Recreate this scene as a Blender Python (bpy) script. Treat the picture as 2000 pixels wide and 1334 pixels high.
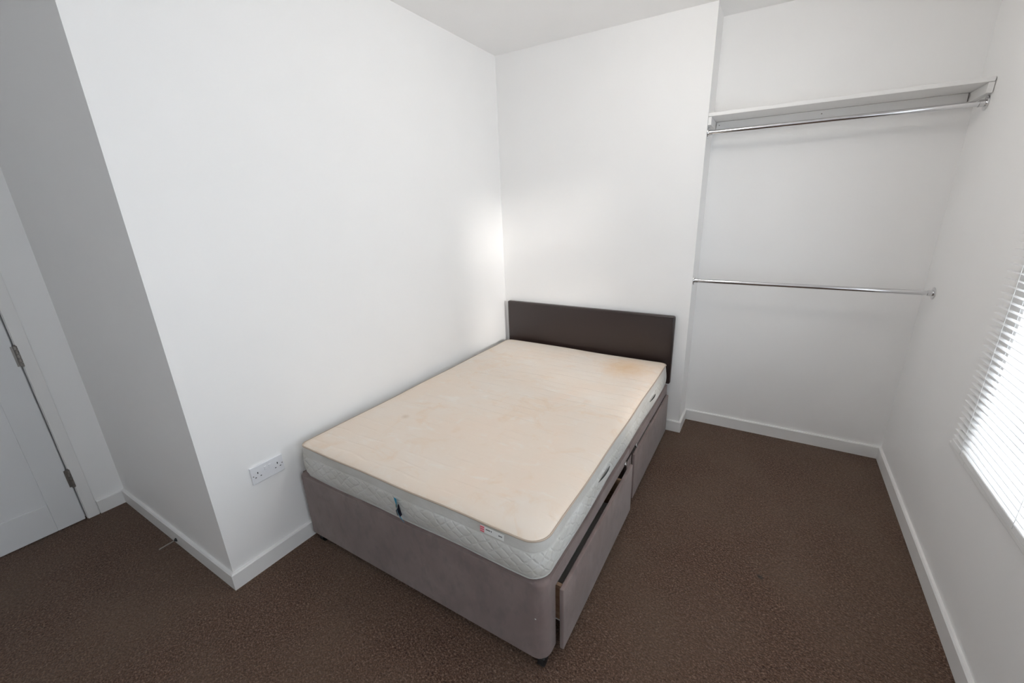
import bpy, bmesh, math, random
from mathutils import Vector, Matrix
random.seed(7)
for o in list(bpy.data.objects):
    bpy.data.objects.remove(o)
SC = bpy.context.scene
COL = SC.collection

# ------------------------------------------------------------------ camera
cd = bpy.data.cameras.new('camera')
cam = bpy.data.objects.new('camera', cd); COL.objects.link(cam)
cd.sensor_width = 36.0; cd.sensor_fit = 'HORIZONTAL'
cd.lens = 800.18 * 36.0 / 2000.0
cd.shift_x = -29.6 / 2000.0
cd.clip_start = 0.02
Rr = Vector((0.86668051, 0.49817192, -0.02626095))
Uu = Vector((-0.12923547, 0.27505515, 0.95270292))
Ff = Vector((-0.48183305, 0.82229521, -0.30276642))
m3 = Matrix((Rr, Uu, -Ff)).transposed()
cam.matrix_world = Matrix.Translation((1.92008586, -2.9255913, 1.61400019)) @ m3.to_4x4()
SC.camera = cam

# ------------------------------------------------------------------ light and exposure
SC.view_settings.view_transform = 'Standard'
SC.view_settings.look = 'None'
SC.view_settings.exposure = 0.0
SC.view_settings.gamma = 1.0
SC.view_settings.use_curve_mapping = False
w = bpy.data.worlds.new('overcast_sky'); SC.world = w; w.use_nodes = True
bg = w.node_tree.nodes['Background']
bg.inputs[0].default_value = (0.83, 0.915, 1.0, 1)
bg.inputs[1].default_value = 5.6
SC.cycles.use_denoising = True
SC.cycles.max_bounces = 14
SC.cycles.diffuse_bounces = 9
SC.cycles.adaptive_threshold = 0.08
SC.cycles.adaptive_min_samples = 16
SC.cycles.transparent_max_bounces = 16
SC.cycles.sample_clamp_indirect = 10.0

# hazy low sun coming in through the blind
sd = bpy.data.lights.new('sun', 'SUN'); sun = bpy.data.objects.new('sun', sd); COL.objects.link(sun)
az = math.atan(0.474); el = math.radians(12.0)
sdir = Vector((-math.cos(el) * math.cos(az), math.cos(el) * math.sin(az), -math.sin(el)))
sun.rotation_euler = sdir.to_track_quat('-Z', 'Y').to_euler()
sd.energy = 2.4; sd.angle = math.radians(7.5); sd.color = (1.0, 0.95, 0.90)

# ------------------------------------------------------------------ dimensions (metres)
W, D, BW, H = 2.7224, 0.2429, 1.5039, 2.7036
YC, NK, HB, TB = -2.3485, 1.2701, 0.085, 0.015
YR = -4.1                      # rear wall, behind the camera
TH = 0.14                      # wall thickness
RIGHT = Matrix.Translation((W, 0, 0)) @ Matrix.Rotation(-0.0178, 4, 'Z')   # window wall frame: x=0 is the plaster, +x is outdoors
WY0, WY1, WZ0, WZ1 = -1.80, -0.892, 0.640, 2.32    # window opening in that frame

VY0, VY1, VZ1 = -3.42, -2.42, 2.20                 # unseen second window, added beside and behind the camera for fill light
for y0_, y1_, z1_ in ((WY0, WY1, WZ1), (VY0, VY1, VZ1)):
    portal = bpy.data.lights.new('window_portal', 'AREA')
    po = bpy.data.objects.new('window_portal', portal); COL.objects.link(po)
    portal.shape = 'RECTANGLE'; portal.size = y1_ - y0_; portal.size_y = z1_ - WZ0
    portal.cycles.is_portal = True
    rot = Matrix(((0, 0, 1), (1, 0, 0), (0, 1, 0))).to_4x4()        # local x along the wall, local y up, -z into the room
    po.matrix_world = RIGHT @ Matrix.Translation((0.19, (y0_ + y1_) / 2, (WZ0 + z1_) / 2)) @ rot

# ------------------------------------------------------------------ materials
def mat(name, col, rough=0.6, metal=0.0, spec=0.5, sheen=0.0):
    m = bpy.data.materials.new(name); m.use_nodes = True
    b = m.node_tree.nodes['Principled BSDF']
    b.inputs['Base Color'].default_value = (*col, 1)
    b.inputs['Roughness'].default_value = rough
    b.inputs['Metallic'].default_value = metal
    b.inputs['Specular IOR Level'].default_value = spec
    b.inputs['Sheen Weight'].default_value = sheen
    return m
class N:
    def __init__(s, m):
        s.m = m; s.t = m.node_tree; s.b = s.t.nodes['Principled BSDF']
        tc = s.t.nodes.new('ShaderNodeTexCoord'); s.obj = tc.outputs['Object']
    def new(s, kind, **k):
        n = s.t.nodes.new(kind)
        for a, v in k.items():
            if a.startswith('i_'):
                n.inputs[a[2:].replace('_', ' ')].default_value = v
            else: setattr(n, a, v)
        return n
    def link(s, a, b): s.t.links.new(a, b)
    def mapping(s, scale=(1, 1, 1), rot=(0, 0, 0), loc=(0, 0, 0), src=None):
        n = s.new('ShaderNodeMapping'); n.inputs['Scale'].default_value = scale; n.inputs['Rotation'].default_value = rot; n.inputs['Location'].default_value = loc
        s.link(src or s.obj, n.inputs['Vector']); return n.outputs[0]
    def noise(s, scale, detail=4, rough=0.55, vec=None, dist=0.0):
        n = s.new('ShaderNodeTexNoise'); n.inputs['Scale'].default_value = scale; n.inputs['Detail'].default_value = detail
        n.inputs['Roughness'].default_value = rough; n.inputs['Distortion'].default_value = dist
        s.link(vec or s.obj, n.inputs['Vector']); return n.outputs['Fac']
    def ramp(s, fac, stops):
        n = s.new('ShaderNodeValToRGB'); e = n.color_ramp.elements
        while len(e) < len(stops): e.new(0.5)
        for i, (p, c) in enumerate(stops):
            e[i].position = p; e[i].color = (*c, 1) if len(c) == 3 else c
        s.link(fac, n.inputs[0]); return n.outputs[0]
    def mix(s, fac, a, b, blend='MIX'):
        n = s.new('ShaderNodeMix', data_type='RGBA', blend_type=blend)
        for sock, v in ((n.inputs['Factor'], fac), (n.inputs['A'], a), (n.inputs['B'], b)):
            pass
        ins = [i for i in n.inputs if i.enabled] if False else n.inputs
        fs, A, B = n.inputs[0], n.inputs[6], n.inputs[7]
        for sock, v in ((fs, fac), (A, a), (B, b)):
            if isinstance(v, bpy.types.NodeSocket): s.link(v, sock)
            elif isinstance(v, tuple): sock.default_value = (*v, 1)
            else: sock.default_value = v
        return n.outputs[2]
    def math(s, op, a, b=None):
        n = s.new('ShaderNodeMath', operation=op)
        for i, v in enumerate((a, b)):
            if v is None: continue
            if isinstance(v, bpy.types.NodeSocket): s.link(v, n.inputs[i])
            else: n.inputs[i].default_value = v
        return n.outputs[0]
    def color(s, c): s.link(c, s.b.inputs['Base Color'])
    def bump(s, h, strength=0.3, dist=0.002, prev=None):
        n = s.new('ShaderNodeBump'); n.inputs['Strength'].default_value = strength; n.inputs['Distance'].default_value = dist
        s.link(h, n.inputs['Height'])
        if prev: s.link(prev, n.inputs['Normal'])
        s.link(n.outputs[0], s.b.inputs['Normal']); return n.outputs[0]

def paint(name, col, rough=0.55):
    m = mat(name, col, rough, spec=0.3); n = N(m)
    f = n.noise(3.0, 1)
    n.color(n.mix(f, tuple(c * 0.98 for c in col), tuple(min(1, c * 1.01) for c in col)))
    return m
M_WALL = paint('wall_paint', (0.90, 0.896, 0.890))
M_CEIL = paint('ceiling_paint', (0.91, 0.906, 0.90), 0.8)
M_TRIM = paint('white_gloss_woodwork', (0.84, 0.835, 0.825), 0.35)
M_DOOR = paint('door_paint', (0.76, 0.77, 0.78), 0.4)
M_UPVC = mat('white_window_plastic', (0.82, 0.83, 0.84), 0.3)
M_SLAT = mat('white_blind_slat', (0.86, 0.86, 0.86), 0.4)
M_CORD = mat('white_cord', (0.75, 0.75, 0.75), 0.8)
M_PLATE = mat('white_socket_plastic', (0.80, 0.81, 0.84), 0.3)
M_SLOT = mat('socket_slot_black', (0.01, 0.01, 0.012), 0.6)
M_CHROME = mat('polished_chrome', (0.72, 0.72, 0.73), 0.12, 1.0)
M_STEEL = mat('dull_hinge_steel', (0.30, 0.28, 0.26), 0.45, 0.9)
M_NICK = mat('worn_steel_rod', (0.42, 0.38, 0.34), 0.4, 0.9)
M_BLACK = mat('black_plastic', (0.012, 0.012, 0.013), 0.45)
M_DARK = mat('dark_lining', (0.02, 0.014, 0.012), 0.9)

# carpet: brown twist pile with tan flecks
M_CARPET = mat('brown_twist_carpet', (0.06, 0.045, 0.037), 0.95, spec=0.1, sheen=0.15)
n = N(M_CARPET)
v1 = n.mapping((1, 1.35, 1), (0, 0, 0.5))
fine = n.noise(120, 3, 0.75, v1, 0.5)
mid = n.noise(38, 2, 0.6, v1)
big = n.noise(2.2, 3, 0.55)
c1 = n.ramp(fine, [(0.34, (0.026, 0.012, 0.0075)), (0.50, (0.116, 0.064, 0.042)), (0.62, (0.26, 0.160, 0.112)), (0.72, (0.45, 0.325, 0.245))])
c2 = n.mix(n.math('MULTIPLY', mid, 0.45), c1, (0.085, 0.048, 0.034), 'MIX')
c3 = n.mix(n.ramp(big, [(0.35, (0, 0, 0)), (0.7, (0.5, 0.5, 0.5))]), c2, (0.150, 0.102, 0.071))
# small old spot worn into the pile
sp = n.new('ShaderNodeVectorMath', operation='DISTANCE'); n.link(n.obj, sp.inputs[0]); sp.inputs[1].default_value = (2.08, -1.16, 0.0)
spn = n.math('ADD', sp.outputs['Value'], n.math('MULTIPLY', n.noise(90, 2), 0.02))
spm = n.ramp(spn, [(0.016, (0.75, 0.75, 0.75)), (0.028, (0, 0, 0))])
n.color(n.mix(spm, c3, (0.03, 0.032, 0.03)))
bmp = n.bump(fine, 0.9, 0.006)
n.bump(mid, 0.5, 0.008, bmp)

# divan fabric: taupe brushed velour with rubbed streaks
M_VELOUR = mat('taupe_velour', (0.2, 0.17, 0.16), 0.9, spec=0.15, sheen=0.25); n = N(M_VELOUR)
s1 = n.noise(6, 5, 0.6, n.mapping((1, 1, 0.9), (0.35, 0.5, 0)), 0.6)
s2 = n.noise(26, 3, 0.6, n.mapping((1, 1, 0.5), (0.45, 0.5, 0)))
cc = n.ramp(s1, [(0.3, (0.190, 0.140, 0.130)), (0.55, (0.222, 0.168, 0.157)), (0.75, (0.255, 0.198, 0.184))])
cc = n.mix(n.ramp(s2, [(0.33, (0.30, 0.30, 0.30)), (0.50, (0, 0, 0))]), cc, (0.12, 0.098, 0.094))
n.color(cc); n.bump(n.noise(900, 2), 0.25, 0.0008)

# mattress ticking
M_TOP = mat('stained_beige_ticking', (0.68, 0.55, 0.44), 0.85, spec=0.2, sheen=0.2); n = N(M_TOP)
a = n.noise(2.1, 4, 0.55, n.mapping((1.2, 0.9, 1), (0, 0, 0.3), (0.4, 0, 0)), 0.5)
base = n.ramp(a, [(0.28, (0.82, 0.68, 0.565)), (0.5, (0.80, 0.69, 0.585)), (0.72, (0.79, 0.715, 0.635))])
st = n.noise(4.6, 5, 0.65, n.mapping((1, 1, 1), (0, 0, 0), (3.1, 7.7, 0)), 1.1)
base = n.mix(n.ramp(st, [(0.54, (0, 0, 0)), (0.70, (0.55, 0.55, 0.55))]), base, (0.76, 0.58, 0.42))
pale = n.noise(6.0, 5, 0.7, n.mapping((1, 2.0, 1), (0, 0, 0.2), (9.3, 1.1, 0)), 0.8)
base = n.mix(n.ramp(pale, [(0.56, (0, 0, 0)), (0.70, (0.6, 0.6, 0.6))]), base, (0.82, 0.77, 0.70))
def spot(base, x, y, r0, r1, colr, amt):
    d = n.new('ShaderNodeVectorMath', operation='DISTANCE')
    n.link(n.mapping((1, 1, 0)), d.inputs[0]); d.inputs[1].default_value = (x, y, 0)
    dd = n.math('ADD', d.outputs['Value'], n.math('MULTIPLY', n.noise(16, 4, 0.7), r1 * 0.9))
    return n.mix(n.ramp(dd, [(r0, (amt,) * 3), (min(1, r1 * 1.4), (0, 0, 0))]), base, colr)
base = spot(base, 1.18, -0.33, 0.10, 0.22, (0.74, 0.50, 0.28), 0.85)
base = spot(base, 0.34, -1.55, 0.012, 0.028, (0.56, 0.43, 0.30), 0.6)
base = spot(base, 1.16, -0.86, 0.06, 0.16, (0.84, 0.79, 0.72), 0.55)
n.color(base)
wv = n.new('ShaderNodeTexWave', wave_type='BANDS', bands_direction='Y'); wv.inputs['Scale'].default_value = 4.9; wv.inputs['Distortion'].default_value = 1.2
wv.inputs['Detail'].default_value = 1.0; wv.inputs['Detail Scale'].default_value = 1.2
n.link(n.obj, wv.inputs['Vector'])
line = n.ramp(wv.outputs['Fac'], [(0.0, (0, 0, 0)), (0.16, (1, 1, 1))])
brk = n.ramp(n.noise(5, 2, 0.5, n.mapping((1, 3, 1))), [(0.42, (1, 1, 1)), (0.6, (0, 0, 0))])
hh = n.mix(brk, (1, 1, 1), line)
b1 = n.bump(hh, 0.5, 0.003)
b2 = n.bump(n.noise(7, 4, 0.6), 0.35, 0.012, b1)
n.bump(n.noise(700, 2), 0.15, 0.0006, b2)

M_SIDE = mat('grey_quilted_border', (0.55, 0.55, 0.53), 0.85, spec=0.2, sheen=0.2); n = N(M_SIDE)
g = n.noise(7, 3, 0.5, n.mapping((1, 1, 2)))
sx = n.new('ShaderNodeSeparateXYZ'); n.link(n.obj, sx.inputs[0])
run = n.math('ADD', sx.outputs[0], sx.outputs[1]); zz_ = n.math('MULTIPLY', sx.outputs[2], 1.25)
jit = n.math('MULTIPLY', n.noise(8, 3), 0.11)
run = n.math('ADD', run, jit)
q1 = n.math('ABSOLUTE', n.math('SINE', n.math('MULTIPLY', n.math('ADD', run, zz_), 50)))
q2 = n.math('ABSOLUTE', n.math('SINE', n.math('MULTIPLY', n.math('SUBTRACT', run, zz_), 50)))
quilt = n.math('MINIMUM', q1, q2)
lines = n.ramp(quilt, [(0.0, (0, 0, 0)), (0.55, (1, 1, 1))])
low = n.math('LESS_THAN', sx.outputs[2], 0.118)               # quilted below the plain top band
hgt = n.mix(low, (0.8, 0.8, 0.8), lines)
colr = n.ramp(g, [(0.3, (0.55, 0.535, 0.49)), (0.5, (0.60, 0.59, 0.555)), (0.7, (0.65, 0.645, 0.62))])
n.color(n.mix(n.math('MULTIPLY', low, 0.0), n.mix(n.math('SUBTRACT', 0.35, n.math('MULTIPLY', low, 0.35)), colr, (0.47, 0.45, 0.42)), colr))
b1 = n.bump(hgt, 0.42, 0.006)
n.bump(n.noise(30, 3), 0.35, 0.006, b1)
M_PIPE = mat('beige_piping', (0.47, 0.385, 0.31), 0.8)
M_PIPE2 = mat('pale_piping', (0.48, 0.47, 0.45), 0.8)
M_STRAP = mat('dark_green_cord', (0.025, 0.03, 0.028), 0.8)
M_TAGW = mat('white_label', (0.78, 0.78, 0.76), 0.6)
M_TAGR = mat('pink_stripe', (0.72, 0.12, 0.17), 0.6)
M_TAGP = mat('pale_pink', (0.80, 0.42, 0.45), 0.6)
M_TAGB = mat('blue_tag', (0.03, 0.46, 0.72), 0.4)
M_TAGG = mat('green_print', (0.02, 0.30, 0.22), 0.5)
M_INK = mat('grey_print', (0.10, 0.10, 0.10), 0.7)
M_NAVY = mat('navy_print', (0.02, 0.022, 0.045), 0.5)

M_LEATHER = mat('dark_brown_faux_leather', (0.032, 0.020, 0.0175), 0.28, spec=0.6); n = N(M_LEATHER)
n.bump(n.noise(420, 3, 0.6), 0.18, 0.0010)
M_WOOD = mat('pale_drawer_board', (0.42, 0.27, 0.17), 0.6); n = N(M_WOOD)
n.color(n.ramp(n.noise(6, 4, 0.6, n.mapping((1, 9, 9))), [(0.3, (0.27, 0.16, 0.10)), (0.7, (0.42, 0.28, 0.18))]))
M_GLASS = bpy.data.materials.new('window_glass'); M_GLASS.use_nodes = True
t = M_GLASS.node_tree; t.nodes.clear()
o_ = t.nodes.new('ShaderNodeOutputMaterial'); mx = t.nodes.new('ShaderNodeMixShader'); tr = t.nodes.new('ShaderNodeBsdfTransparent'); gl = t.nodes.new('ShaderNodeBsdfGlossy')
gl.inputs['Roughness'].default_value = 0.02; mx.inputs[0].default_value = 0.07
t.links.new(tr.outputs[0], mx.inputs[1]); t.links.new(gl.outputs[0], mx.inputs[2]); t.links.new(mx.outputs[0], o_.inputs[0])

# ------------------------------------------------------------------ builders
class MB:
    """collects simple solids; build() links them as ONE mesh object"""
    def __init__(s): s.bm = bmesh.new()
    def box(s, x0, x1, y0, y1, z0, z1, bev=0.0, seg=2):
        t = bmesh.new()
        vs = [t.verts.new((x, y, z)) for z in (z0, z1) for y in (y0, y1) for x in (x0, x1)]
        for f in ((0, 2, 3, 1), (4, 5, 7, 6), (0, 1, 5, 4), (2, 6, 7, 3), (0, 4, 6, 2), (1, 3, 7, 5)):
            t.faces.new([vs[i] for i in f])
        if bev > 0:
            bmesh.ops.bevel(t, geom=list(t.edges), offset=bev, segments=seg, profile=0.5, affect='EDGES')
        s.merge(t); return s
    def merge(s, t):
        me = bpy.data.meshes.new('tmp'); t.to_mesh(me); t.free(); s.bm.from_mesh(me); bpy.data.meshes.remove(me)
    def prism(s, pts, z0, z1, bev=0.0, seg=2, top_bev_only=False):
        t = bmesh.new()
        b = [t.verts.new((x, y, z0)) for x, y in pts]; u = [t.verts.new((x, y, z1)) for x, y in pts]
        t.faces.new(list(reversed(b))); t.faces.new(u)
        k = len(pts)
        for i in range(k): t.faces.new((b[i], b[(i + 1) % k], u[(i + 1) % k], u[i]))
        if bev > 0:
            ge = [e for e in t.edges if abs(e.verts[0].co.z - e.verts[1].co.z) < 1e-6 and (not top_bev_only or e.verts[0].co.z > (z0 + z1) / 2)]
            bmesh.ops.bevel(t, geom=ge, offset=bev, segments=seg, profile=0.5, affect='EDGES')
        s.merge(t); return s
    def cyl(s, a, b, r0, r1=None, seg=24, caps=True):
        r1 = r0 if r1 is None else r1
        a, b = Vector(a), Vector(b); d = (b - a); L = d.length
        t = bmesh.new()
        bmesh.ops.create_cone(t, cap_ends=caps, segments=seg, radius1=r0, radius2=r1, depth=L)
        bmesh.ops.transform(t, matrix=Matrix.Translation((a + b) / 2) @ d.to_track_quat('Z', 'Y').to_matrix().to_4x4(), verts=t.verts)
        s.merge(t); return s
    def tube(s, pts, r, seg=8, closed=False):
        pts = [Vector(p) for p in pts]; t = bmesh.new(); rings = []; k = len(pts)
        for i, p in enumerate(pts):
            a = pts[(i - 1) % k] if closed or i > 0 else p
            b = pts[(i + 1) % k] if closed or i < k - 1 else p
            q = (b - a).normalized()
            u = Vector((0, 0, 1)) if abs(q.z) < 0.9 else Vector((1, 0, 0))
            e1 = q.cross(u).normalized(); e2 = q.cross(e1).normalized()
            rr = r[i] if isinstance(r, (list, tuple)) else r
            rings.append([t.verts.new(p + rr * (math.cos(2 * math.pi * j / seg) * e1 + math.sin(2 * math.pi * j / seg) * e2)) for j in range(seg)])
        for i in range(k if closed else k - 1):
            A, B = rings[i], rings[(i + 1) % k]
            for j in range(seg): t.faces.new((A[j], A[(j + 1) % seg], B[(j + 1) % seg], B[j]))
        if not closed:
            t.faces.new(rings[0]); t.faces.new(list(reversed(rings[-1])))
        bmesh.ops.recalc_face_normals(t, faces=t.faces); s.merge(t); return s
    def torus(s, c, axis, R, r, seg=20):
        ax = Vector(axis).normalized(); u = ax.orthogonal().normalized(); v = ax.cross(u)
        return s.tube([Vector(c) + R * (math.cos(2 * math.pi * i / seg) * u + math.sin(2 * math.pi * i / seg) * v) for i in range(seg)], r, 8, True)
    def build(s, name, material, parent=None, smooth=False, M=None):
        bmesh.ops.recalc_face_normals(s.bm, faces=s.bm.faces)
        me = bpy.data.meshes.new(name); s.bm.to_mesh(me); s.bm.free()
        return link(name, me, material, parent, smooth, M)
def link(name, me, material, parent=None, smooth=False, M=None):
    o = bpy.data.objects.new(name, me); COL.objects.link(o)
    if material: me.materials.append(material)
    if smooth:
        for p in me.polygons: p.use_smooth = True
        try: me.set_sharp_from_angle(angle=math.radians(40))
        except Exception: pass
    if parent: o.parent = parent
    if M is not None: o.matrix_world = M
    return o
def empty(name, loc=(0, 0, 0), M=None):
    o = bpy.data.objects.new(name, None); COL.objects.link(o); o.empty_display_size = 0.1
    if M is not None: o.matrix_world = M
    else: o.location = loc
    return o
def thing(o, label, cat, group=None):
    o['label'] = label; o['category'] = cat
    if group: o['group'] = group
    return o
def struct(o, label=None):
    o['kind'] = 'structure'
    if label: o['label'] = label
    return o

# ------------------------------------------------------------------ room shell
struct(MB().box(-NK - TH, W + 0.35, YR - TH, D + TH, -0.12, 0).build('floor', M_CARPET), 'dark brown twist pile carpet with tan flecks')
struct(MB().box(-NK - TH, W + 0.35, YR - TH, D + TH, H, H + 0.12).build('ceiling', M_CEIL), 'plain white ceiling')
struct(MB().box(-TH, 0, YC, D + TH, 0, H).build('wall_left', M_WALL), 'long bright white wall beside the bed')
struct(MB().box(-NK - TH, -TH, YC, YC + TH, 0, H).build('wall_nook', M_WALL), 'shaded white wall of the door nook')
struct(MB().box(0, BW, 0, D + TH, 0, H).build('wall_chimney', M_WALL), 'white chimney breast behind the headboard')
struct(MB().box(BW, W + 0.3, D, D + TH, 0, H).build('wall_alcove', M_WALL), 'white alcove wall behind the hanging rails')
DY1, DY0, DZ = -2.5315, -3.30, 2.03                                 # door opening
m_ = MB(); m_.box(-NK - TH, -NK - 0.040, DY0 - 0.03, DY1 + 0.004, 0, DZ + 0.02); m_.box(-NK - TH, -NK, DY1 + 0.004, YC, 0, H); m_.box(-NK - TH, -NK, YR, DY0 - 0.03, 0, H); m_.box(-NK - TH, -NK, DY0 - 0.03, DY1 + 0.004, DZ + 0.02, H)
struct(m_.build('wall_door', M_WALL), 'white wall around the door')
struct(MB().box(-NK - TH, W + 0.35, YR - TH, YR, 0, H).build('wall_rear', M_WALL))
# window wall: four blocks round the opening, in one mesh
m_ = MB()
m_.box(0, 0.22, -4.3, VY0, 0, H); m_.box(0, 0.22, VY1, WY0, 0, H); m_.box(0, 0.22, VY0, VY1, 0, WZ0 - 0.022); m_.box(0, 0.22, VY0, VY1, VZ1, H); m_.box(0, 0.22, WY1, D, 0, H)
m_.box(0, 0.22, WY0, WY1, 0, WZ0 - 0.022); m_.box(0, 0.22, WY0, WY1, WZ1, H)
struct(m_.build('wall_right', M_WALL, M=RIGHT), 'shaded white wall with the window')

# skirting: chamfered strip along a run, mitred by overlap
def skirt_profile(x0, y0, x1, y1, nx, ny, e0=0.0, e1=0.0):
    """strip from (x0,y0) to (x1,y1) on the wall, projecting along (nx,ny); e0/e1 lengthen the front edge (outside corners) or shorten (inside)"""
    a, b, nn = Vector((x0, y0, 0)), Vector((x1, y1, 0)), Vector((nx, ny, 0)); d = (b - a).normalized()
    t = bmesh.new(); prof = ((0, 0), (TB, 0), (TB, HB - 0.006), (TB - 0.005, HB), (0, HB))
    rings = []
    for p, e, sg in ((a, e0, -1), (b, e1, 1)):
        rings.append([t.verts.new(p + nn * px + d * (sg * e * px / TB) + Vector((0, 0, pz))) for px, pz in prof])
    k = len(prof)
    for j in range(k): t.faces.new((rings[0][j], rings[0][(j + 1) % k], rings[1][(j + 1) % k], rings[1][j]))
    t.faces.new(rings[0]); t.faces.new(rings[1])
    mb = MB(); mb.merge(t); return mb
def skirt(name, *a, M=None): return struct(skirt_profile(*a).build(name, M_TRIM, M=M), None)
skirt('baseboard_left', 0, YC, 0, 0, 1, 0, TB, -TB)
skirt('baseboard_nook', -NK, YC, 0, YC, 0, -1, -TB, TB)
skirt('baseboard_door', -NK, YC, -NK, -2.474, 1, 0, -TB, 0)
skirt('baseboard_chimney', 0, 0, BW, 0, 0, -1, -TB, TB)
skirt('baseboard_return', BW, 0, BW, D, 1, 0, TB, -TB)
skirt('baseboard_alcove', BW, D, W + 0.004, D, 0, -1, -TB, -TB)
skirt('baseboard_right', 0, D, 0, -4.09, -1, 0, -TB, 0, M=RIGHT)

# ------------------------------------------------------------------ door with architrave
trim = MB()
trim.box(-NK, -NK + 0.014, -2.526, -2.477, 0, DZ + 0.07, 0.004)
trim.box(-NK, -NK + 0.014, DY0 - 0.075, DY0 - 0.026, 0, DZ + 0.07, 0.004)
trim.box(-NK, -NK + 0.014, DY0 - 0.026, -2.526, DZ + 0.021, DZ + 0.07, 0.004)
struct(trim.build('trim_1', M_TRIM), 'white door architrave')
door = struct(empty('door_1', (-NK, DY1, 0)), 'white panelled door with steel hinges')
dm = MB(); x0, x1 = -0.036, 0.004; yl, yr = DY0 - DY1, -0.003
def lb(mb, *a, **k): return mb.box(*a, **k)
st_, br_ = 0.108, 0.176
dm.box(x0, x1, yr - st_, yr, 0.006, DZ, 0.002); dm.box(x0, x1, yl, yl + st_, 0.006, DZ, 0.002)
dm.box(x0, x1, yl + st_, yr - st_, 0.006, br_, 0.002); dm.box(x0, x1, yl + st_, yr - st_, DZ - 0.12, DZ, 0.002)
dm.box(x0, x1, yl + st_, yr - st_, 1.02, 1.14, 0.002)
dm.build('door_frame', M_DOOR, door)
for za, zb in ((br_, 1.02), (1.14, DZ - 0.12)):
    MB().box(x0 + 0.008, x1 - 0.007, yl + st_ - 0.004, yr - st_ + 0.004, za - 0.004, zb + 0.004).build('door_panel', M_DOOR, door)
for zc in (0.274, 0.990, 1.78):
    h = MB()
    for i in range(5): h.cyl((0.012, 0.003, zc - 0.055 + i * 0.022 + 0.001), (0.012, 0.003, zc - 0.055 + (i + 1) * 0.022 - 0.001), 0.0075, seg=14)
    h.box(0.0035, 0.0062, -0.012, 0.001, zc - 0.052, zc + 0.052)
    h.box(0.0035, 0.0062, 0.004, 0.012, zc - 0.050, zc + 0.054)
    h.cyl((0.012, 0.003, zc + 0.055), (0.012, 0.003, zc + 0.060), 0.006, 0.002, seg=14)
    h.build('hinge', M_STEEL, door, True)
hd = MB(); hd.cyl((0.004, yl + 0.06, 1.08), (0.05, yl + 0.06, 1.08), 0.010); hd.cyl((0.05, yl + 0.055, 1.08), (0.05, yl + 0.17, 1.08), 0.009); hd.cyl((0.004, yl + 0.06, 1.08), (0.010, yl + 0.06, 1.08), 0.026)
hd.build('door_handle', M_CHROME, door, True)

# door stop rod on the nook skirting
ds = thing(empty('door_stop', (-0.563, YC - TB, 0.030)), 'thin metal door stop rod poking out of the nook skirting', 'door stop')
MB().cyl((0, 0, 0), (0, -0.004, 0), 0.010).cyl((0, -0.004, 0), (0, -0.010, 0), 0.007, 0.005).build('mount', M_BLACK, ds, True)
MB().cyl((0, -0.008, 0), (0.002, -0.074, -0.001), 0.0034, seg=12).build('rod', M_NICK, ds, True)

# ------------------------------------------------------------------ window, sill, blind (window-wall frame)
def window(name, label, y0, y1, z1, zt, hn=0.05):
    win = struct(empty(name, M=RIGHT), label)
    fx0, fx1 = 0.095, 0.155; fr = 0.05; f = MB()
    f.box(fx0, fx1, y0, y0 + fr, WZ0, z1, 0.004); f.box(fx0, fx1, y1 - fr, y1, WZ0, z1, 0.004)
    f.box(fx0, fx1, y0 + fr, y1 - fr, WZ0, WZ0 + fr, 0.004); f.box(fx0, fx1, y0 + fr, y1 - fr, z1 - fr, z1, 0.004)
    f.box(fx0, fx1, y0 + fr, y1 - fr, zt - 0.05, zt + 0.05, 0.004)
    f.build('window_frame', M_UPVC, win)
    for za, zb in ((WZ0 + fr, zt - 0.05), (zt + 0.05, z1 - fr)):
        MB().box(0.122, 0.128, y0 + fr - 0.004, y1 - fr + 0.004, za - 0.004, zb + 0.004).build('pane', M_GLASS, win)
    sl = MB(); sl.box(-0.018, fx0 + 0.002, y0 + 0.001, y1 - 0.001, WZ0 - 0.022, WZ0, 0.004, 3); sl.box(-0.018, 0.0, y1 - 0.004, y1 + hn, WZ0 - 0.022, WZ0, 0.004, 3); sl.box(-0.018, 0.0, y0 - hn, y0 + 0.004, WZ0 - 0.022, WZ0, 0.004, 3)
    sl.build('window_sill', M_TRIM, win)
window('window_1', 'white framed window behind the blind', WY0, WY1, WZ1, 1.72, 0.180)
window('added_fill_window', 'unseen window without a blind, added for fill light', VY0, VY1, VZ1, 1.60)  # unseen, added so that daylight fills the room more evenly
# unseen wall added outdoors to keep the low sun off the added window
struct(MB().box(6.0, 6.25, -10.0, -3.6, -0.1, 3.3).build('added_sun_blocker', M_WALL), 'unseen wall added to block the low sun')

blind = thing(empty('venetian_blind', M=RIGHT @ Matrix.Translation((-0.0205, 0, WZ0 + 0.004))), 'white venetian blind with open slats hanging over the window', 'blind')
by0, by1 = WY0 - 0.10, WY1 + 0.116
pitch, sw, tilt = 0.0257, 0.025, math.radians(-7)
t = bmesh.new(); prev = None
prof = []
for i in range(7):
    u = -0.5 + i / 6.0; prof.append((u * sw, 0.0022 * (1 - 4 * u * u)))
rows = []
for yy in (by0, by1):
    for off in (0.0, -0.0015):
        rows.append([t.verts.new((px * math.cos(tilt) - (pz + off) * math.sin(tilt), yy, px * math.sin(tilt) + (pz + off) * math.cos(tilt))) for px, pz in prof])
for i in range(6):
    t.faces.new((rows[0][i], rows[0][i + 1], rows[2][i + 1], rows[2][i])); t.faces.new((rows[1][i], rows[3][i], rows[3][i + 1], rows[1][i + 1]))
    t.faces.new((rows[0][i], rows[1][i], rows[1][i + 1], rows[0][i + 1])); t.faces.new((rows[2][i], rows[2][i + 1], rows[3][i + 1], rows[3][i]))
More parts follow.
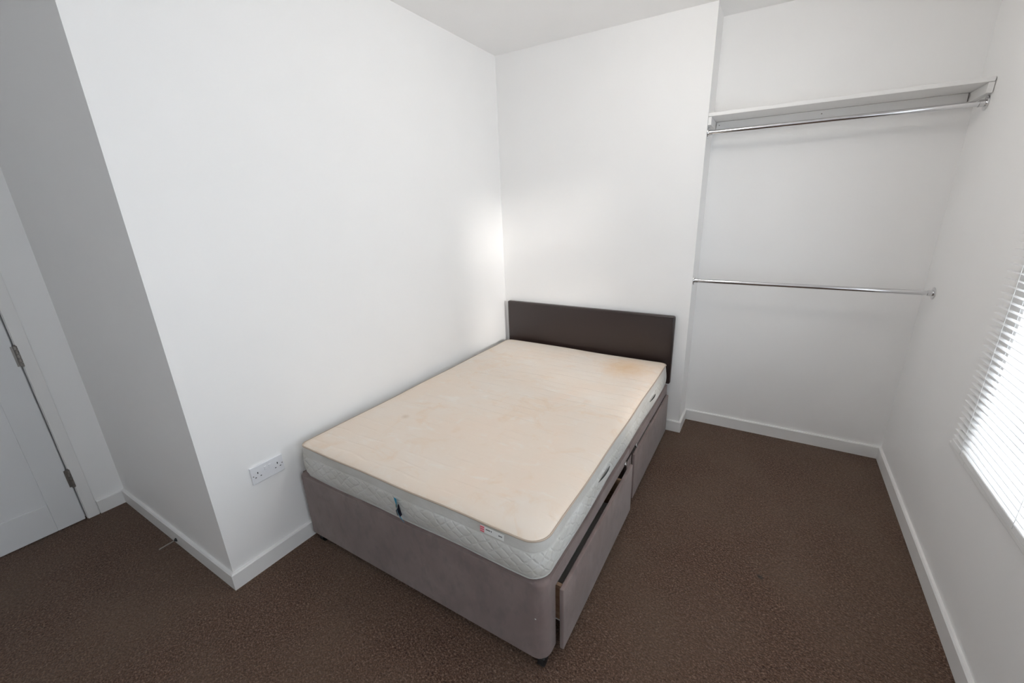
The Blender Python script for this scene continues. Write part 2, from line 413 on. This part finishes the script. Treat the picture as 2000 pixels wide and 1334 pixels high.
t.faces.new((rows[0][0], rows[2][0], rows[3][0], rows[1][0])); t.faces.new((rows[0][6], rows[1][6], rows[3][6], rows[2][6]))
bmesh.ops.recalc_face_normals(t, faces=t.faces)
slat_me = bpy.data.meshes.new('slat'); t.to_mesh(slat_me); t.free(); slat_me.materials.append(M_SLAT)
for p in slat_me.polygons: p.use_smooth = True
try: slat_me.set_sharp_from_angle(angle=math.radians(40))
except Exception: pass
BT = WZ1 - WZ0 + 0.06
nsl = int((BT - 0.05 - 0.052) / pitch)
for i in range(nsl):
    o = bpy.data.objects.new('slat', slat_me); COL.objects.link(o); o.parent = blind; o.location = (0, 0, 0.052 + i * pitch)
MB().box(-0.012, 0.012, by0, by1, 0.012, 0.034, 0.003).build('bottom_rail', M_SLAT, blind)
MB().box(-0.014, 0.0195, by0, by1, BT - 0.032, BT - 0.002, 0.002).build('head_rail', M_SLAT, blind)
for yy in (by1 - 0.11, (by0 + by1) / 2, by0 + 0.11):
    c = MB()
    for xx in (-0.0140, 0.0140): c.cyl((xx, yy, 0.02), (xx, yy, BT - 0.01), 0.0007, seg=6)
    c.build('ladder_cord', M_CORD, blind)

# ------------------------------------------------------------------ alcove shelf and rails
sh = thing(empty('alcove_shelf', (BW, D, 2.125)), 'white painted shelf board on battens across the alcove', 'shelf')
xr = W - 0.0035
def shx(mb): return mb
MB().box(0.001, xr - BW - 0.001, -D + 0.002, -0.001, 0, 0.020, 0.002).build('shelf_board', M_TRIM, sh)
MB().box(0.022, xr - BW - 0.026, -0.021, -0.0005, -0.046, -0.0005, 0.002).build('back_batten', M_TRIM, sh)
MB().box(0.0005, 0.020, -0.236, -0.0005, -0.046, -0.0005, 0.002).build('side_batten', M_TRIM, sh)
MB().box(xr - BW - 0.021, xr - BW + 0.001, -0.236, -0.0005, -0.046, -0.0005, 0.002).build('side_batten', M_TRIM, sh)
for sx in (0.040, 0.580): MB().cyl((sx, -0.0205, -0.020), (sx, -0.0222, -0.020), 0.0035, 0.003, seg=12).build('screw', M_STEEL, sh)

def rail(z, label):
    y = 0.055; xa, xb = BW, W + 0.0178 * -y - 0.0008 + 0.001
    r = thing(empty('clothes_rail', (xa, y, z)), label, 'clothes rail', 'chrome hanging rails across the alcove')
    L_ = xb - xa
    MB().cyl((0.004, 0, 0), (L_ - 0.004, 0, 0), 0.0128, seg=32).build('tube', M_CHROME, r, True)
    for x, s in ((0.0, 1), (L_, -1)):
        MB().cyl((x, 0, 0), (x + s * 0.004, 0, 0), 0.032, 0.0315, 32).cyl((x + s * 0.004, 0, 0), (x + s * 0.0075, 0, 0), 0.0315, 0.020, 32).cyl((x + s * 0.0075, 0, 0), (x + s * 0.026, 0, 0), 0.0165, 0.0158, 32).build('flange', M_CHROME, r, True)
    return r
rail(2.045, 'chrome clothes rail just below the alcove shelf')
rail(1.135, 'chrome clothes rail at mid height on the alcove wall')

# ------------------------------------------------------------------ double socket on the left wall
so = thing(empty('wall_socket', (0, -2.112, 0.488)), 'white double wall socket with two switches beside the bed', 'socket')
MB().box(0, 0.010, -0.0735, 0.0735, -0.0435, 0.0435, 0.003, 3).build('face_plate', M_PLATE, so)
for s in (-1, 1):
    yc_ = s * 0.045
    g = MB()
    g.box(0.0098, 0.0106, yc_ - 0.002, yc_ + 0.002, 0.004, 0.013); g.box(0.0098, 0.0106, yc_ - 0.0145, yc_ - 0.0085, -0.013, -0.0095); g.box(0.0098, 0.0106, yc_ + 0.0085, yc_ + 0.0145, -0.013, -0.0095)
    g.build('pin_holes', M_SLOT, so)
    MB().cyl((0.0098, s * 0.066, -0.001), (0.0106, s * 0.066, -0.001), 0.0028, seg=12).build('screw', M_STEEL, so)
    MB().box(0.0095, 0.0135, s * 0.010 - 0.0055, s * 0.010 + 0.0055, 0.006, 0.024, 0.0012).build('switch', M_PLATE, so)

# ------------------------------------------------------------------ divan base
def rrect(x0, x1, y0, y1, rs, seg=8):
    """rounded rectangle, radii for corners (x0y0, x1y0, x1y1, x0y1), counter-clockwise"""
    out = []
    for (cx, cy, r, a0) in ((x0, y0, rs[0], 180), (x1, y0, rs[1], 270), (x1, y1, rs[2], 0), (x0, y1, rs[3], 90)):
        ccx = cx + (r if cx == x0 else -r); ccy = cy + (r if cy == y0 else -r)
        for i in range(seg + 1):
            a = math.radians(a0 + 90 * i / seg); out.append((ccx + r * math.cos(a), ccy + r * math.sin(a)))
    return out
BX0, BX1, BY0, BY1, BZ0, BZ1 = 0.030, 1.412, -1.990, -0.062, 0.044, 0.394
YS = -1.000                                              # joint of the two divan halves
bed = thing(empty('divan_base', (0, 0, 0)), 'taupe velour divan bed base with one drawer ajar', 'bed base')
TZ = 0.330                                               # underside of the top rail over the drawers
# solid upper deck + core + ends, drawer cavities left open on the right side
deck = MB()
deck.prism(rrect(BX0, BX1, BY0, YS - 0.0015, (0.02, 0.05, 0.004, 0.004)), TZ, BZ1, 0.014, 4, True)
deck.prism(rrect(BX0, BX1, YS + 0.0015, BY1, (0.004, 0.004, 0.012, 0.012)), TZ, BZ1, 0.014, 4, True)
# foot end wall with the rounded corners, head end wall, centre posts, left side
cor = rrect(BX0, BX1, BY0, BY0 + 0.086, (0.02, 0.05, 0.002, 0.002))
deck.prism(cor, BZ0, TZ + 0.0005, 0.0)
deck.prism(rrect(BX0, BX1, YS - 0.048, YS - 0.0015, (0.002,) * 4, 2), BZ0, TZ + 0.0005)
deck.prism(rrect(BX0, BX1, YS + 0.0015, YS + 0.044, (0.002,) * 4, 2), BZ0, TZ + 0.0005)
deck.prism(rrect(BX0, BX1, BY1 - 0.03, BY1, (0.002,) * 4, 2), BZ0, TZ + 0.0005)
deck.box(BX0, BX0 + 0.03, BY0 + 0.05, BY1, BZ0, TZ + 0.0005)
deck.build('body', M_VELOUR, bed, True)
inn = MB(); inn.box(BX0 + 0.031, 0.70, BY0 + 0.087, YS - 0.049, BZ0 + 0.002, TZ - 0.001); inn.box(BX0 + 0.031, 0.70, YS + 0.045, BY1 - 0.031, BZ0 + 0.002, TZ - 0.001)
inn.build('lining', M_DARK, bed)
def drawer(y0, y1, out, lab, rot=0.0):
    d = bpy.data.objects.new('drawer', None); COL.objects.link(d); d.parent = bed; d.location = (BX1 + out, 0, 0)
    d['label'] = lab
    d.empty_display_size = 0.1
    MB().box(0.0, 0.017, y0, y1, 0.036, 0.325, 0.004, 3).build('drawer_front', M_VELOUR, d, True)
    b = MB(); ya, yb = y0 + 0.022, y1 - 0.13; z0, z1, dp = 0.150, 0.312, -0.60
    b.box(dp, 0.0, ya, ya + 0.014, z0, z1); b.box(dp, 0.0, yb - 0.014, yb, z0, z1); b.box(dp, dp + 0.014, ya + 0.014, yb - 0.014, z0, z1); b.box(-0.014, 0.0, ya + 0.014, yb - 0.014, z0, z0 + 0.03)
    b.build('drawer_box', M_WOOD, d)
    MB().box(dp, 0.0, ya + 0.002, yb - 0.002, z0 - 0.010, z0 - 0.001).build('drawer_bottom', M_TRIM, d)
    return d
drawer(-1.908, -1.046, 0.0165, 'taupe drawer front pulled slightly open')
drawer(-0.952, -0.092, 0.0005, 'taupe drawer front pushed shut')
# joining bar between the halves with chrome eyelets
jb = bpy.data.objects.new('joining_bar', None); COL.objects.link(jb); jb.parent = bed; jb.location = (BX1, 0, 0.3435); jb['label'] = 'dark bar with chrome rings joining the two halves'
MB().box(0.0005, 0.0055, -1.075, -0.897, -0.0055, 0.0055, 0.002).build('bar', M_DARK, jb)
for yy in (-1.087, -0.885):
    MB().torus((0.006, yy, 0), (1, 0, 0), 0.0105, 0.0034).build('ring', M_CHROME, jb, True)
    MB().cyl((0.0, yy, 0), (0.008, yy, 0), 0.006, 0.004, 14).build('stud', M_STEEL, jb, True)
def caster(x, y):
    c = bpy.data.objects.new('caster', None); COL.objects.link(c); c.parent = bed; c.location = (x, y, 0)
    MB().cyl((-0.012, 0, 0.0225), (0.012, 0, 0.0225), 0.0220, seg=28).build('wheel', M_BLACK, c, True)
    MB().box(-0.015, 0.015, -0.018, 0.014, 0.030, 0.0450, 0.004).build('fork', M_BLACK, c)
for x in (0.10, 1.388):
    for y in (-1.966, -1.06, -0.94, -0.10): caster(x, y)
# stray bits of fluff: pale staple on the foot panel
MB().box(1.372, 1.377, BY0 - 0.0006, BY0 + 0.0004, 0.238, 0.2405).build('staple', M_TAGW, bed)

# ------------------------------------------------------------------ mattress
MX0, MX1, MY0, MY1, MZ0, MZ1 = 0.062, 1.407, -1.984, -0.086, 0.396, 0.564
mt = thing(empty('mattress', (0, 0, MZ0)), 'stained beige double mattress with grey quilted border', 'mattress')
def outline(inset, npt=None):
    """rounded plan with evenly divided sides so that the border can billow"""
    r = [0.045, 0.075, 0.05, 0.05]
    x0, x1, y0, y1 = MX0 + inset, MX1 - inset, MY0 + inset, MY1 - inset
    out = []
    cs = ((x0, y0, r[0], 180), (x1, y0, r[1], 270), (x1, y1, r[2], 0), (x0, y1, r[3], 90))
    for k, (cx, cy, rr, a0) in enumerate(cs):
        rr = max(0.004, rr - inset * 0.9)
        ccx = cx + (rr if cx == x0 else -rr); ccy = cy + (rr if cy == y0 else -rr)
        for i in range(9):
            a = math.radians(a0 + 90 * i / 8); out.append(Vector((ccx + rr * math.cos(a), ccy + rr * math.sin(a), 0)))
        nx_ = cs[(k + 1) % 4]; rn = max(0.004, r[(k + 1) % 4] - inset * 0.9)
        e = out[-1]
        ax, ay = nx_[0] + (rn if nx_[0] == x0 else -rn), nx_[1] + (rn if nx_[1] == y0 else -rn)
        a = math.radians(nx_[3]); q = Vector((ax + rn * math.cos(a), ay + rn * math.sin(a), 0))
        cnt = 48 if k in (1, 3) else 34
        for i in range(1, cnt): out.append(e.lerp(q, i / cnt))
    return out
def wob(p, z, amp=1.0):
    """gentle unevenness of a used mattress"""
    return amp * (0.0030 * math.sin(p.x * 5.1 + z * 31) * math.cos(p.y * 4.3 + 1.2) + 0.0016 * math.sin(p.x * 13.0 + p.y * 11.0 + 0.7))
def rise(p):
    """the top edge droops a little at the corners and swells along the sides"""
    return 0.004 * math.sin(p.x * 4.0 + 0.4) * math.cos(p.y * 2.7) - 0.003
ctr = Vector(((MX0 + MX1) / 2, (MY0 + MY1) / 2, 0))
O0 = outline(0.0)
nrm = []
for i, p in enumerate(O0):
    d = (O0[(i + 1) % len(O0)] - O0[i - 1]).normalized(); nrm.append(Vector((d.y, -d.x, 0)))
HT = MZ1 - MZ0
def border_ring(frac):
    bulge = 0.011 * math.sin(math.pi * frac) - 0.007 * max(0.0, 1 - frac / 0.10) + (-0.004 if 0.70 < frac < 0.76 else 0)
    z = HT * frac
    return [p + nn * (bulge - 0.004 + wob(p, z)) + Vector((0, 0, z + (rise(p) if frac > 0.5 else 0) * min(1, (frac - 0.5) * 2 if frac > 0.5 else 0))) for p, nn in zip(O0, nrm)]
t = bmesh.new(); fr_ = [0, 0.04, 0.15, 0.28, 0.40, 0.52, 0.64, 0.70, 0.73, 0.76, 0.84, 0.93, 1.0]
rings = [[t.verts.new(v) for v in border_ring(q)] for q in fr_]
k = len(O0)
for A, B in zip(rings, rings[1:]):
    for j in range(k): t.faces.new((A[j], A[(j + 1) % k], B[(j + 1) % k], B[j]))
t.faces.new(list(reversed(rings[0])))
bmesh.ops.recalc_face_normals(t, faces=t.faces)
me = bpy.data.meshes.new('border'); t.to_mesh(me); t.free(); link('border', me, M_SIDE, mt, True)
# sleeping surface: rings shrinking to the middle, crowned edge then nearly flat with body dents
t = bmesh.new()
edge = border_ring(1.0)
def top_z(x, y):
    dents = -0.010 * math.exp(-(((x - 0.42) / 0.22) ** 2 + ((y + 0.95) / 0.45) ** 2)) - 0.007 * math.exp(-(((x - 1.05) / 0.22) ** 2 + ((y + 0.9) / 0.45) ** 2))
    return dents + 0.0025 * math.sin(x * 9 + 0.5) * math.sin(y * 7.0) + 0.0012 * math.sin(x * 23 + y * 5)
trs = []
for s_ in (0.0, 0.006, 0.016, 0.032, 0.06, 0.11, 0.18, 0.27, 0.37, 0.48, 0.60, 0.66):
    ring = []
    for p, e in zip(O0, edge):
        if s_ < 0.1: q = e + (ctr - e).normalized().freeze() * 0 if False else e.copy()
        # inset by distance towards the long axis so that spacing stays even
        dx = (MX0 + MX1) / 2 - e.x; dy = max(-1, min(1, ((MY0 + MY1) / 2 - e.y) / ((MY1 - MY0) / 2)))
        q = e.copy(); amt = min(s_, 0.665)
        q.x += max(-1, min(1, dx / 0.6725)) * amt; q.y += dy * amt
        crown = 0.016 * (1 - math.exp(-s_ / 0.022))
        blend = min(1.0, s_ / 0.12)
        q.z = HT + crown + top_z(q.x, q.y) * blend + rise(p) * (1 - blend)
        ring.append(t.verts.new(q))
    trs.append(ring)
for A, B in zip(trs, trs[1:]):
    for j in range(k): t.faces.new((A[j], A[(j + 1) % k], B[(j + 1) % k], B[j]))
t.faces.new(trs[-1])
bmesh.ops.triangulate(t, faces=[f for f in t.faces if len(f.verts) > 4])
bmesh.ops.recalc_face_normals(t, faces=t.faces)
me = bpy.data.meshes.new('sleeping_surface'); t.to_mesh(me); t.free(); o = link('sleeping_surface', me, M_TOP, mt, True); o['label'] = 'beige quilted top with brown stains'
MB().tube([v + nn * 0.001 for v, nn in zip(border_ring(1.0), nrm)], 0.0036, 8, True).build('piping', M_PIPE, mt, True)
MB().tube([v + nn * 0.002 + Vector((0, 0, 0.003)) for v, nn in zip(border_ring(0.0), nrm)], 0.0038, 8, True).build('piping', M_PIPE2, mt, True)
# cord handles on the window side
for ya, yb in ((-1.487, -1.345), (-0.615, -0.474)):
    pts = []; rad = []
    for i in range(13):
        u = i / 12; pts.append((MX1 + 0.009 + 0.006 * math.sin(math.pi * u), ya + (yb - ya) * u, 0.095 + 0.004 * math.sin(math.pi * u) - 0.006 * (u - 0.5)))
        rad.append(0.0010 + 0.0026 * math.sin(math.pi * u))
    MB().tube(pts, rad, 8).build('handle', M_STRAP, mt, True)
# white care label with pink stripes hanging from the top seam at the foot
FY = MY0 - 0.0075
cl = bpy.data.objects.new('care_label', None); COL.objects.link(cl); cl.parent = mt; cl.location = (1.160, FY - 0.004, 0.140); cl.rotation_euler = (math.radians(-6), math.radians(1.0), 0); cl['label'] = 'white label with pink stripes and grey print'
MB().box(0, 0.100, -0.0004, 0.0004, 0, 0.024).build('tag', M_TAGW, cl)
MB().box(0, 0.018, -0.0007, -0.0003, 0, 0.024).build('stripe_ground', M_TAGP, cl)
for zz in (0.001, 0.0095, 0.018): MB().box(0, 0.018, -0.0010, -0.0006, zz, zz + 0.0042).build('stripe', M_TAGR, cl)
xx = 0.024
for wd in (0.0035, 0.003, 0.0035, 0.003, 0.0035, 0.003):
    MB().box(xx, xx + wd - 0.0006, -0.0007, -0.0003, 0.0135, 0.0175).build('print_mark', M_INK, cl); xx += wd
MB().box(0.046, 0.049, -0.0007, -0.0003, 0.0125, 0.0185).build('print_mark', M_INK, cl)
for xx in (0.078, 0.082, 0.086, 0.090): MB().box(xx, xx + 0.0028, -0.0007, -0.0003, 0.010, 0.015).build('print_mark', M_INK, cl)
# curled blue and white tag at the foot
bt = bpy.data.objects.new('brand_tag', None); COL.objects.link(bt); bt.parent = mt; bt.location = (0.728, FY - 0.004, 0.118); bt['label'] = 'curled blue and white tag'
def strip(x0a, x0b, x1a, x1b, off, name, material, u0=0.0, u1=1.0):
    """leaning curled ribbon: x runs a->b at the top (0) and bottom (1)"""
    t = bmesh.new(); rows = []
    for i in range(11):
        u = u0 + (u1 - u0) * i / 10
        z = -0.104 * u; lean = 0.030 * u; bow = -0.010 * math.sin(math.pi * u)
        xa = x0a + (x1a - x0a) * u + lean; xb = x0b + (x1b - x0b) * u + lean
        rows.append([t.verts.new((xa, bow * 0.3 - off, z)), t.verts.new(((xa + xb) / 2, bow - off, z)), t.verts.new((xb, bow * 1.3 - off - 0.004, z))])
    for A, B in zip(rows, rows[1:]):
        for j in range(2): t.faces.new((A[j], A[j + 1], B[j + 1], B[j]))
    geo = bmesh.ops.solidify(t, geom=list(t.faces), thickness=0.0005)
    mb = MB(); mb.merge(t); return mb.build(name, material, bt, True)
strip(-0.006, 0.015, 0.000, 0.013, 0.0, 'ribbon', M_TAGB)
strip(-0.001, 0.013, 0.002, 0.011, 0.0012, 'white_print', M_TAGW, 0.30, 0.76)
strip(0.006, 0.0082, 0.006, 0.008, 0.0024, 'lettering', M_INK, 0.38, 0.62)
strip(0.004, 0.013, 0.006, 0.012, 0.0024, 'emblem', M_TAGG, 0.16, 0.28)
strip(0.0155, 0.0195, 0.0125, 0.0145, -0.0008, 'backing', M_NAVY, 0.20, 0.66)

# ------------------------------------------------------------------ headboard
hbm = MB(); hbm.box(0, 1.372, 0, 0.044, 0, 0.507, 0.013, 4)
hb = thing(hbm.build('headboard', M_LEATHER, None, True), 'dark brown faux leather headboard against the chimney breast', 'headboard')
hb.location = (0.050, -0.0495, 0.387)
MB().tube([(0.014, 0.0004, 0.012), (0.014, 0.0004, 0.493), (1.358, 0.0004, 0.493), (1.358, 0.0004, 0.012)], 0.0016, 6).build('seam', M_LEATHER, hb, True)
for xs in (0.30, 1.05): MB().box(xs, xs + 0.05, 0.0, 0.02, -0.22, 0.002).build('strut', M_BLACK, hb)

def added_fill_globe(x, y, power):  # globe above the frame, added to even out the room light
    l = thing(empty('added_fill_globe', (x, y, H)), 'unseen white globe light added at the ceiling for fill', 'lamp')
    MB().cyl((0, 0, -0.0005), (0, 0, -0.095), 0.075, 0.060, 32).build('base', M_TRIM, l, True)
    t = bmesh.new(); bmesh.ops.create_uvsphere(t, u_segments=20, v_segments=12, radius=0.12)
    bmesh.ops.translate(t, verts=t.verts, vec=(0, 0, -0.205))
    mb = MB(); mb.merge(t)
    m = bpy.data.materials.new('fill_globe_emission'); m.use_nodes = True
    b = m.node_tree.nodes['Principled BSDF']; b.inputs['Base Color'].default_value = (0.8, 0.8, 0.78, 1)
    b.inputs['Emission Color'].default_value = (1.0, 0.955, 0.90, 1); b.inputs['Emission Strength'].default_value = power
    mb.build('globe', m, l, True)
added_fill_globe(1.50, -1.20, 22.0)
